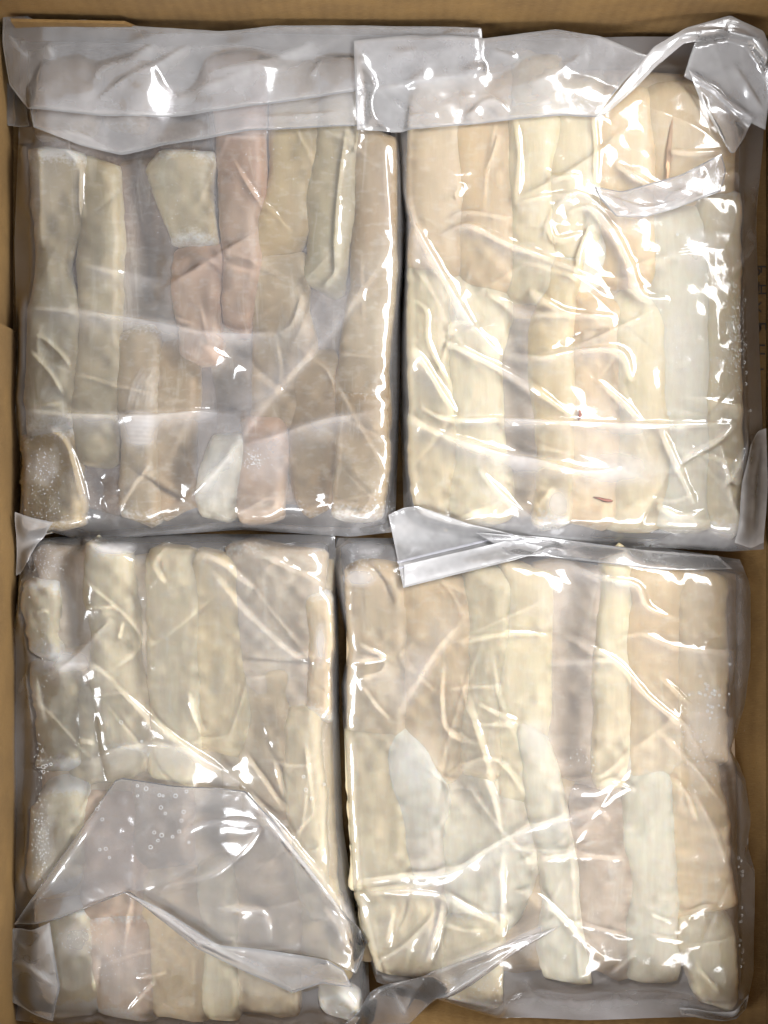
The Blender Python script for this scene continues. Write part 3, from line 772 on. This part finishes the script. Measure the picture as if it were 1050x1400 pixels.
bag_c = bag('C', 'plastic_bag', 'clear bag with folded triangular corner at lower left of the box',
    top=[(30, 738), (110, 732), (300, 730), (458, 731)], bottom=[(4, 1394), (120, 1403), (300, 1410), (507, 1402)],
    left=[(30, 738), (26, 830), (15, 880), (17, 950), (12, 1100), (22, 1250), (6, 1330), (4, 1394)],
    right=[(458, 731), (463, 850), (464, 1000), (469, 1130), (484, 1230), (503, 1300), (507, 1402)],
    ridges=[([(155, 935), (230, 1002), (300, 1052), (340, 1082)], 3.2, 4, .35, .4),
            ([(55, 925), (85, 912), (120, 880), (152, 845)], 2.2, 6, .4, .3), ([(60, 912), (120, 908), (160, 935)], 1.6, 6, .35),
            ([(110, 1048), (175, 1022), (250, 1026), (330, 1075)], 1.8, 10, .6),
            ([(228, 748), (212, 770), (226, 798)], 1.2, 3, .1), ([(255, 745), (300, 765), (348, 806)], 1.8, 7, .35),
            ([(280, 770), (350, 850), (425, 915)], 1.6, 13, .30), ([(335, 1080), (400, 1150), (470, 1240), (502, 1295)], 3.2, 7, .7, .4),
            ([(258, 945), (266, 980), (278, 1002)], .9, 3, .1), ([(332, 1028), (360, 1065), (392, 1112)], .9, 3.5, .1),
            ([(376, 1040), (388, 1090)], .9, 3, .08), ([(418, 1010), (424, 1060), (430, 1115)], .9, 3, .08),
            ([(395, 1130), (410, 1165)], .7, 3, .08), ([(455, 1180), (470, 1230)], .7, 3, .1),
            ([(240, 1150), (270, 1128), (340, 1124), (350, 1142), (300, 1192), (225, 1215)], 1.0, 4, .25),
            ([(295, 1235), (340, 1245), (420, 1235)], 1.6, 8, .35), ([(300, 1243), (360, 1246), (372, 1290)], .8, 3, .2),
            ([(110, 832), (160, 830)], .7, 3, .05), ([(168, 850), (162, 876)], .9, 3, .05), ([(45, 840), (60, 835), (66, 840)], .7, 3, .05),
            ([(90, 820), (88, 860)], .7, 3, .05), ([(20, 960), (30, 925), (42, 1000)], 1.4, 4, .3), ([(48, 925), (60, 990)], 1.2, 4, .25),
            ([(128, 1018), (105, 1015)], .8, 3, .1), ([(110, 1105), (140, 1080)], .8, 3, .1), ([(25, 1160), (24, 1240)], 1.2, 4, .3),
            ([(135, 1310), (128, 1360)], .9, 3, .1), ([(185, 1340), (215, 1335), (228, 1330)], 1.2, 3, .1), ([(170, 1390), (200, 1355), (212, 1345)], 1.4, 4, .2),
            ([(445, 1240), (470, 1280), (480, 1300)], 1.0, 4, .25), ([(300, 1282), (322, 1285), (318, 1295)], .9, 3, .1)],
    blobs=[(155, 750, 26, 8, .9), (58, 765, 26, 22, .35), (105, 1285, 22, 22, .45), (438, 880, 7, 26, .6), (160, 1310, 40, 40, .25), (60, 1150, 14, 60, .25), (90, 905, 30, 14, .4)],
    rk=.8, wr=34)
bag_d = bag('D', 'plastic_bag', 'clear bag with wavy right edge at lower right of the box',
    top=[(460, 735), (560, 736), (750, 740), (900, 748), (1012, 765)], bottom=[(515, 1342), (560, 1354), (605, 1366), (680, 1389), (800, 1394), (1000, 1389), (1020, 1373)],
    left=[(460, 735), (456, 780), (476, 885), (467, 935), (470, 1000), (478, 1150), (482, 1210), (500, 1290), (515, 1342)],
    right=[(1012, 765), (1026, 800), (1026, 900), (1018, 960), (998, 1022), (1017, 1062), (1026, 1120), (1020, 1152), (1031, 1190), (1030, 1330), (1020, 1373)],
    ridges=[([(645, 835), (600, 890), (565, 945), (540, 985)], 1.8, 13, .5), ([(625, 880), (700, 866), (762, 870)], 1.6, 3.5, .12),
            ([(620, 880), (670, 855), (740, 825)], 1.0, 3, .08), ([(608, 905), (606, 960), (615, 1000), (660, 1020)], 1.2, 4, .1),
            ([(605, 945), (640, 940), (690, 938)], .8, 3, .1), ([(655, 962), (680, 975), (712, 986)], 1.4, 4, .12), ([(640, 992), (720, 990)], .9, 3, .1),
            ([(735, 752), (790, 775), (835, 792), (872, 800), (888, 830), (928, 848)], 3.0, 7, .6, .4),
            ([(775, 868), (845, 905), (890, 955), (955, 1005)], 2.4, 5, .35, .3), ([(905, 925), (950, 968)], 1.2, 3, .1),
            ([(750, 908), (800, 904), (845, 903)], 1.4, 5, .3), ([(840, 880), (880, 868), (930, 885), (1022, 895)], 1.8, 8, .5, .3),
            ([(482, 1208), (550, 1200), (615, 1196), (680, 1155), (750, 1125), (835, 1108)], 3.2, 8, .65, .35),
            ([(500, 1222), (560, 1218), (610, 1226), (640, 1242), (688, 1266)], 2.4, 4, .35), ([(612, 1230), (596, 1290), (582, 1332)], 2.2, 5, .5),
            ([(690, 1165), (688, 1220), (690, 1262), (686, 1290)], 1.8, 5, .35), ([(703, 1222), (735, 1224), (760, 1245), (800, 1285), (830, 1312)], 2.2, 4, .25),
            ([(590, 1335), (640, 1310), (700, 1288), (765, 1256)], 3.0, 8, .65, .3), ([(905, 1000), (960, 1060), (1000, 1115)], 1.2, 4, .2),
            ([(945, 1075), (975, 1130), (1002, 1200)], 1.6, 8, .35), ([(918, 1062), (940, 1085), (955, 1126)], 1.2, 3.5, .15),
            ([(996, 1130), (1000, 1160), (1020, 1182)], 1.4, 4, .25), ([(810, 1352), (840, 1335), (873, 1300)], 1.4, 3, .2), ([(955, 1325), (988, 1362)], 1.4, 3, .15),
            ([(612, 1065), (655, 1040), (690, 1045), (722, 1090)], .9, 3, .15), ([(760, 1078), (810, 1084), (838, 1072), (872, 1082)], 2.6, 6, .3, .3),
            ([(752, 1120), (800, 1110), (820, 1108), (838, 1125)], 1.4, 3, .1), ([(700, 1160), (770, 1165), (820, 1150)], .8, 4, .15),
            ([(488, 930), (520, 920), (530, 905)], 1.6, 5, .35), ([(490, 880), (525, 900), (475, 908)], 1.8, 5, .4), ([(545, 900), (570, 880)], .9, 3, .1),
            ([(490, 930), (515, 965), (535, 985)], .9, 3, .1), ([(500, 1330), (560, 1290), (600, 1245)], 1.6, 5, .3), ([(540, 1240), (530, 1300)], 1.2, 5, .2),
            ([(770, 1260), (815, 1270), (868, 1285)], 1.0, 3, .15), ([(940, 1255), (965, 1242), (985, 1245)], 1.0, 4, .15), ([(890, 1250), (920, 1262)], 1.4, 3, .1),
            ([(890, 1280), (935, 1287)], .9, 3, .1), ([(720, 1340), (735, 1385)], 1.6, 6, .25), ([(870, 700 + 650), (960, 1370)], 1.0, 6, .2)],
    blobs=[(970, 1010, 40, 60, .30), (1008, 860, 14, 80, .35), (760, 820, 30, 40, .2), (500, 750, 30, 10, .35), (492, 790, 22, 12, .5), (850, 1375, 150, 16, .3), (735, 1010, 22, 30, .3), (570, 1040, 30, 40, .22)],
    rk=.62, wr=34)

# ------------------------------------------------------------------ folded mouths, corners and tucks of the bags
# upper left bag: mouth folded over twice along the top
flap('folded_mouth', bag_a, [(30, 60), (160, 56), (330, 62), (500, 80)], [(46, 174), (110, 199), (165, 211), (225, 199), (285, 190), (345, 180), (440, 175), (500, 173)],
     [(30, 60), (36, 120), (46, 174)], [(500, 80), (500, 173)], lift=.0014, haze=.20, seed=11, wr=14,
     ridges=[([(50, 180), (110, 185), (150, 205)], 1.2, 5, .2), ([(272, 162), (277, 188)], 1.2, 3, .1), ([(330, 165), (400, 160), (480, 155)], 1.0, 5, .2)])
flap('mouth_fold', bag_a, [(6, 12), (20, 14), (60, 36), (120, 29), (135, 35), (230, 41), (300, 45), (380, 38), (500, 37), (658, 40)],
     [(8, 110), (38, 149), (130, 158), (210, 160), (300, 152), (400, 138), (480, 127), (560, 115), (664, 97)],
     [(6, 12), (2, 60), (8, 110)], [(658, 40), (664, 97)], lift=.002, zmin=(.036, .026), haze=.24, seed=12, wr=22,
     ridges=[([(128, 142), (170, 108), (220, 85), (268, 58)], 2.2, 4, .15, .3), ([(150, 88), (190, 75), (215, 62)], 2.0, 6, .25), ([(130, 115), (135, 95), (160, 85)], 1.4, 4, .2),
             ([(8, 40), (25, 65), (40, 80)], 1.8, 4, .2), ([(65, 60), (75, 80)], 1.4, 4, .2), ([(280, 100), (360, 85), (440, 55)], 1.2, 7, .3), ([(425, 105), (440, 80)], 1.2, 3, .1),
             ([(200, 150), (290, 115), (380, 88)], .8, 6, .2)])
flap('side_corner', bag_a, [(0, 100), (38, 149)], [(2, 168), (45, 178)], [(0, 100), (2, 168)], [(38, 149), (45, 178)], lift=.001, haze=.1, seed=13, wr=3, lay=False)
flap('bottom_corner', bag_a, [(24, 700), (50, 708), (78, 714)], [(18, 788), (28, 782), (38, 768)], [(24, 700), (20, 745), (18, 788)], [(78, 714), (52, 742), (38, 768)],
     lift=.001, haze=.42, seed=14, wr=4, lay=False)
# upper right bag: mouth folded down, the twisted corner at the right
flap('folded_mouth', bag_b, [(484, 60), (560, 52), (660, 55), (760, 42), (820, 52), (885, 78)], [(488, 178), (545, 178), (620, 172), (700, 164), (770, 158), (815, 160)],
     [(484, 60), (486, 120), (488, 178)], [(885, 78), (845, 120), (815, 160)], lift=.0016, zmin=(.034, .026), haze=.28, seed=21, wr=18,
     ridges=[([(630, 165), (660, 140), (680, 138), (700, 162)], 2.4, 5, .2), ([(640, 160), (655, 148)], 1.5, 4, .1), ([(545, 160), (600, 155)], 1.0, 4, .1), ([(490, 122), (580, 112), (700, 98)], .9, 5, .25),
             ([(670, 70), (710, 80)], 1.3, 5, .2), ([(720, 120), (800, 75)], 1.0, 6, .15)])
flap('twisted_fold', bag_b, [(815, 160), (850, 118), (895, 62), (940, 36), (1000, 19), (1046, 40), (1056, 66)], [(838, 156), (872, 126), (904, 92), (940, 62), (1000, 54), (1030, 66), (1050, 100)],
     [(815, 160), (832, 152)], [(1056, 66), (1050, 92)], lift=.004, zmin=(.046, .044), haze=.45, seed=22, wr=6, res=2.4,
     ridges=[([(850, 130), (900, 82), (950, 50), (1010, 40), (1048, 66)], .8, 6, .1)])
flap('twisted_fold', bag_b, [(952, 50), (985, 48), (1030, 60), (1052, 95)], [(940, 98), (980, 125), (1010, 150), (1052, 172)], [(952, 50), (945, 75), (940, 98)], [(1052, 95), (1054, 130), (1052, 172)],
     lift=.003, zmin=(.042, .030), haze=.28, seed=23, wr=2, ridges=[([(1000, 85), (1020, 110), (1048, 150)], 2.0, 4, .2)])
flap('tucked_fold', bag_b, [(940, 98), (965, 116), (1000, 140), (1030, 163)], [(992, 200), (997, 208), (1000, 210), (1005, 208)], [(940, 98), (958, 140), (992, 200)], [(1030, 163), (1020, 185), (1005, 208)],
     lift=.003, haze=.25, seed=24, wr=5, ridges=[([(945, 105), (965, 150), (992, 198)], 2.2, 5, .3)])
flap('tucked_fold', bag_b, [(812, 255), (850, 262), (930, 240), (985, 212)], [(842, 297), (880, 298), (925, 285), (985, 262)], [(812, 255), (822, 275), (842, 297)], [(985, 212), (992, 235), (985, 262)],
     lift=.003, haze=.22, seed=25, wr=6, ridges=[([(955, 215), (960, 245)], 1.2, 3, .2), ([(820, 265), (890, 285), (960, 262)], 1.6, 5, .2)])
flap('bottom_corner', bag_b, [(1022, 610), (1036, 590), (1050, 585)], [(1004, 742), (1030, 750), (1048, 742)], [(1022, 610), (1008, 660), (1004, 742)], [(1050, 585), (1052, 660), (1048, 742)],
     lift=.002, haze=.45, seed=27, wr=6, ridges=[([(1044, 600), (1030, 660), (1030, 728)], 2.4, 5, .2)])
# lower right bag: mouth with the zip strip folded over its top edge
zipf = flap('folded_mouth', bag_d, [(531, 704), (552, 694), (570, 692), (640, 716), (712, 733), (762, 742)], [(551, 802), (600, 790), (660, 775), (720, 760), (762, 750)],
     [(531, 704), (541, 752), (551, 802)], [(762, 742), (762, 750)], lift=.0028, haze=.55, seed=31, wr=4, res=2.4, noise=.0004)
for a, b, w in (((543, 768), (700, 731), 3.2), ((545, 776), (712, 737), 2.6)):
    dx, dy = b[0] - a[0], b[1] - a[1]; ln = math.hypot(dx, dy); ox, oy = -dy / ln * w / 2, dx / ln * w / 2
    flap('zip_strip', zipf, [(a[0] - ox, a[1] - oy), (b[0] - ox, b[1] - oy)], [(a[0] + ox, a[1] + oy), (b[0] + ox, b[1] + oy)],
         [(a[0] - ox, a[1] - oy), (a[0] + ox, a[1] + oy)], [(b[0] - ox, b[1] - oy), (b[0] + ox, b[1] + oy)], lift=.0004, haze=.2, seed=32, wr=0, res=1.6, lay=False, mat=M_ZIP, noise=.0001, sm=2)
flap('lower_mouth_sheet', zipf, [(552, 772), (640, 752), (700, 738), (745, 748)], [(553, 800), (600, 788), (660, 773), (722, 758)], [(552, 772), (553, 800)], [(745, 748), (722, 758)],
     lift=.0006, haze=.7, seed=33, wr=2, res=2.4, noise=.0003, lay=False)
flap('top_tuck', bag_d, [(650, 728), (740, 734), (880, 752), (985, 760)], [(700, 758), (760, 762), (900, 778), (1002, 778)], [(650, 728), (700, 758)], [(985, 760), (1002, 778)], lift=.001, haze=.3, seed=34, wr=5, lay=False)
# lower left bag: big triangle folded back, the long band and the corner
flap('loose_corner_sheet', bag_c, [(158, 1067), (168, 1063), (240, 1074), (336, 1081), (378, 1125), (420, 1180), (472, 1250), (502, 1290)],
     [(12, 1272), (80, 1255), (130, 1236), (175, 1219), (220, 1252), (270, 1290), (380, 1300), (450, 1310), (486, 1332)],
     [(158, 1067), (85, 1170), (12, 1272)], [(502, 1290), (496, 1312), (486, 1332)], lift=.0018, haze=.02, seed=41, wr=4, thick=.0002, soft=1,
     ridges=[([(150, 1085), (90, 1175), (25, 1265)], 1.2, 10, .16), ([(336, 1086), (400, 1160), (470, 1252), (496, 1292)], 1.6, 6, .4, -1), ([(30, 1264), (120, 1238), (240, 1196), (310, 1150)], 1.2, 9, .18, -1),
             ([(170, 1072), (250, 1082), (335, 1088)], 1.0, 8, .2), ([(235, 1152), (275, 1128), (340, 1124), (350, 1142), (300, 1190), (225, 1216)], 1.2, 3, .2),
             ([(298, 1240), (360, 1246), (372, 1290)], 1.0, 3, .2), ([(445, 1235), (468, 1262), (480, 1300)], 1.2, 4, .2), ([(200, 1120), (120, 1200), (60, 1252)], .6, 30, .06)])
flap('folded_band', bag_c, [(168, 1216), (220, 1240), (300, 1290), (380, 1298), (445, 1310), (470, 1325)], [(178, 1224), (270, 1296), (330, 1326), (400, 1358), (440, 1345), (482, 1350)],
     [(168, 1216), (178, 1224)], [(470, 1325), (482, 1350)], lift=.003, haze=.25, seed=42, wr=6, res=2.6,
     ridges=[([(285, 1290), (360, 1302), (450, 1315)], 2.0, 5, .2), ([(200, 1235), (270, 1280), (400, 1350)], 1.6, 5, .2), ([(190, 1232), (210, 1248)], 1.0, 3, .1)])
flap('bottom_corner', bag_c, [(12, 1276), (40, 1272), (72, 1256)], [(0, 1376), (35, 1384), (74, 1393)], [(12, 1276), (2, 1330), (0, 1376)], [(72, 1256), (86, 1345), (74, 1393)],
     lift=.002, haze=.25, seed=44, wr=5, ridges=[([(4, 1326), (42, 1318), (82, 1344)], 2.6, 4, .3), ([(10, 1288), (40, 1295), (72, 1262)], 1.6, 4, .2), ([(42, 1318), (5, 1350)], 1.6, 4, .2)])
# lower right bag: bottom corner pulled out over the card
flap('bottom_fold', bag_d, [(455, 1412), (500, 1372), (530, 1348), (580, 1332), (590, 1325)], [(560, 1412), (600, 1372), (640, 1345), (700, 1302), (765, 1262)],
     [(455, 1412), (510, 1414), (560, 1412)], [(590, 1325), (680, 1290), (765, 1262)], lift=.0024, haze=.08, seed=46, wr=8,
     ridges=[([(500, 1380), (545, 1345), (585, 1330)], 2.2, 5, .3), ([(535, 1350), (548, 1385), (560, 1405)], 2.0, 4, .3), ([(570, 1402), (620, 1350), (700, 1296)], 2.0, 5, .3), ([(578, 1338), (552, 1400)], 1.6, 5, .2)])
flap('bottom_corner', bag_d, [(930, 1382), (1000, 1378), (1024, 1360)], [(935, 1393), (990, 1400), (1010, 1398)], [(930, 1382), (935, 1393)], [(1024, 1360), (1022, 1382), (1010, 1398)],
     lift=.0006, haze=.35, seed=47, wr=3, lay=False)

# ------------------------------------------------------------------ small things: air bubbles, frost crystals, flecks, print
def surface_z(px, py):
    return float(cast_film(np.array([(px - 525) * S]), np.array([(700 - py) * S]), .012)[0])

def torus_data(c, R, r, n=10, m=5):
    V = [(c[0] + (R + r * math.cos(b)) * math.cos(a), c[1] + (R + r * math.cos(b)) * math.sin(a), c[2] + r * math.sin(b) * .7)
         for a in [2 * math.pi * i / n for i in range(n)] for b in [2 * math.pi * j / m for j in range(m)]]
    F = [(i * m + j, ((i + 1) % n) * m + j, ((i + 1) % n) * m + (j + 1) % m, i * m + (j + 1) % m) for i in range(n) for j in range(m)]
    return V, F

def bubbles(parent, spots, size=2.3):
    V, F = [], []
    for x, y in spots:
        z = surface_z(x, y)
        v, f = torus_data(((x - 525) * S, (700 - y) * S, z + .0002), S * size * rng.uniform(.6, 1.15), S * .3)
        o = len(V); V += v; F += [tuple(k + o for k in q) for q in f]
    tag(mesh_obj('air_bubbles', V, F, M_ICE, parent, True), kind='stuff')
bubbles(bag_c, [(188, 1074), (200, 1078), (188, 1088), (218, 1087), (223, 1088), (240, 1088), (255, 1082), (220, 1104), (226, 1112), (251, 1110), (248, 1122), (211, 1138), (221, 1142),
                (216, 1149), (236, 1144), (245, 1137), (206, 1158), (137, 1161), (145, 1160), (150, 1172), (140, 1120), (133, 1106), (258, 1152), (165, 988), (193, 1014), (57, 1050), (61, 1048), (68, 1046), (57, 1057),
                (415, 1062), (418, 1080), (443, 1074), (426, 1092)])
r3 = np.random.default_rng(3)
bubbles(bag_b, [(1022, 408), (1006, 390), (1010, 420), (1020, 494), (1023, 508), (1022, 524), (1031, 560), (1014, 478), (1004, 432), (981, 355), (915, 565), (927, 320), (1022, 470), (1012, 446)], 2.0)
bubbles(bag_d, [(r3.normal(972, 14), r3.normal(955, 18)) for _ in range(26)] + [(1025 - r3.uniform(0, 12), r3.uniform(1170, 1330)) for _ in range(16)], 1.5)

def crystals(parent, name, boxes):
    """loose shards of ice caught under the film"""
    V, F = [], []
    for (cx, cy, sx, sy, n) in boxes:
        for _ in range(int(n * .9)):
            x, y = r3.normal(cx, sx), r3.normal(cy, sy)
            z = surface_z(x, y) + .0001
            a = r3.uniform(0, math.pi); l = r3.uniform(.3, 1.9) * S; w = r3.uniform(.15, .5) * S
            ca, sa = math.cos(a), math.sin(a)
            X, Y = (x - 525) * S, (700 - y) * S
            o = len(V)
            V += [(X + ca * l, Y + sa * l, z), (X - sa * w, Y + ca * w, z), (X - ca * l, Y - sa * l, z), (X + sa * w, Y - ca * w, z), (X, Y, z + w), (X, Y, z - w)]
            F += [(o, o + 1, o + 4), (o + 1, o + 2, o + 4), (o + 2, o + 3, o + 4), (o + 3, o, o + 4), (o + 1, o, o + 5), (o + 2, o + 1, o + 5), (o + 3, o + 2, o + 5), (o, o + 3, o + 5)]
    tag(mesh_obj(name, V, F, M_ICE, parent, False), kind='stuff')
crystals(bag_a, 'frost_crystals', [(345, 628, 9, 8, 90), (60, 640, 14, 18, 120), (60, 690, 16, 16, 80), (232, 250, 20, 40, 30), (400, 210, 40, 40, 24), (310, 240, 16, 30, 24), (520, 690, 8, 16, 60), (125, 700, 14, 12, 30)])
crystals(bag_b, 'frost_crystals', [(1004, 470, 7, 30, 240), (1012, 440, 8, 30, 90), (985, 540, 8, 40, 60), (930, 470, 20, 20, 20)])
crystals(bag_c, 'frost_crystals', [(56, 1150, 6, 34, 260), (58, 770, 16, 16, 120), (55, 1040, 7, 12, 60), (110, 1285, 14, 10, 90), (165, 1310, 22, 24, 60), (62, 880, 5, 40, 60), (470, 1385, 14, 9, 50)])
crystals(bag_d, 'frost_crystals', [(960, 1030, 24, 30, 90), (640, 1350, 30, 14, 60), (500, 770, 16, 10, 50), (800, 1040, 14, 8, 30)])

def lump(name, parent, px, py, rx, ry, rot, mat, h=.0012):
    z = surface_z(px, py)
    n, m = 12, 5
    V, F = [], []
    for j in range(m + 1):
        t = j / m * math.pi / 2
        for i in range(n):
            a = 2 * math.pi * i / n
            k = math.cos(t) * (1 + .18 * math.sin(3 * a + px) + .1 * math.sin(5 * a))
            x, y = rx * k * math.cos(a), ry * k * math.sin(a)
            X = px + x * math.cos(rot) - y * math.sin(rot); Y = py + x * math.sin(rot) + y * math.cos(rot)
            V.append(((X - 525) * S, (700 - Y) * S, z - .0008 + h * math.sin(t)))
    for j in range(m):
        for i in range(n):
            F.append((j * n + i, (j + 1) * n + i, (j + 1) * n + (i + 1) % n, j * n + (i + 1) % n))
    return mesh_obj(name, V, F, mat, parent, True)
lump('dark_fleck', bag_b, 827, 683, 14, 2.4, .22, M_BLOOD)
lump('dark_fleck', bag_b, 793, 567, 2.6, 8, 0.1, M_BLOOD)
for txt, px_, py_, sz in (('8', 1031, 372, .0085), ('E', 1041, 368, .0085), ('T', 1031, 392, .0075), ('H', 1041, 396, .0075), ('X', 1033, 420, .0080),
                         ('E', 1040, 446, .0085), ('8', 1032, 449, .0085), ('H', 1038, 478, .0080), ('R', 1031, 481, .0080), ('I', 1036, 505, .0080)):
    ink(txt, px_, py_, sz * 1.25)
bl = lump('blood_line', orange_fillet, 916, 205, 3.2, 42, .08, plain('dull_red_flesh', (.62, .40, .24)), h=.0004)
bl.matrix_parent_inverse.translation = -orange_fillet.location
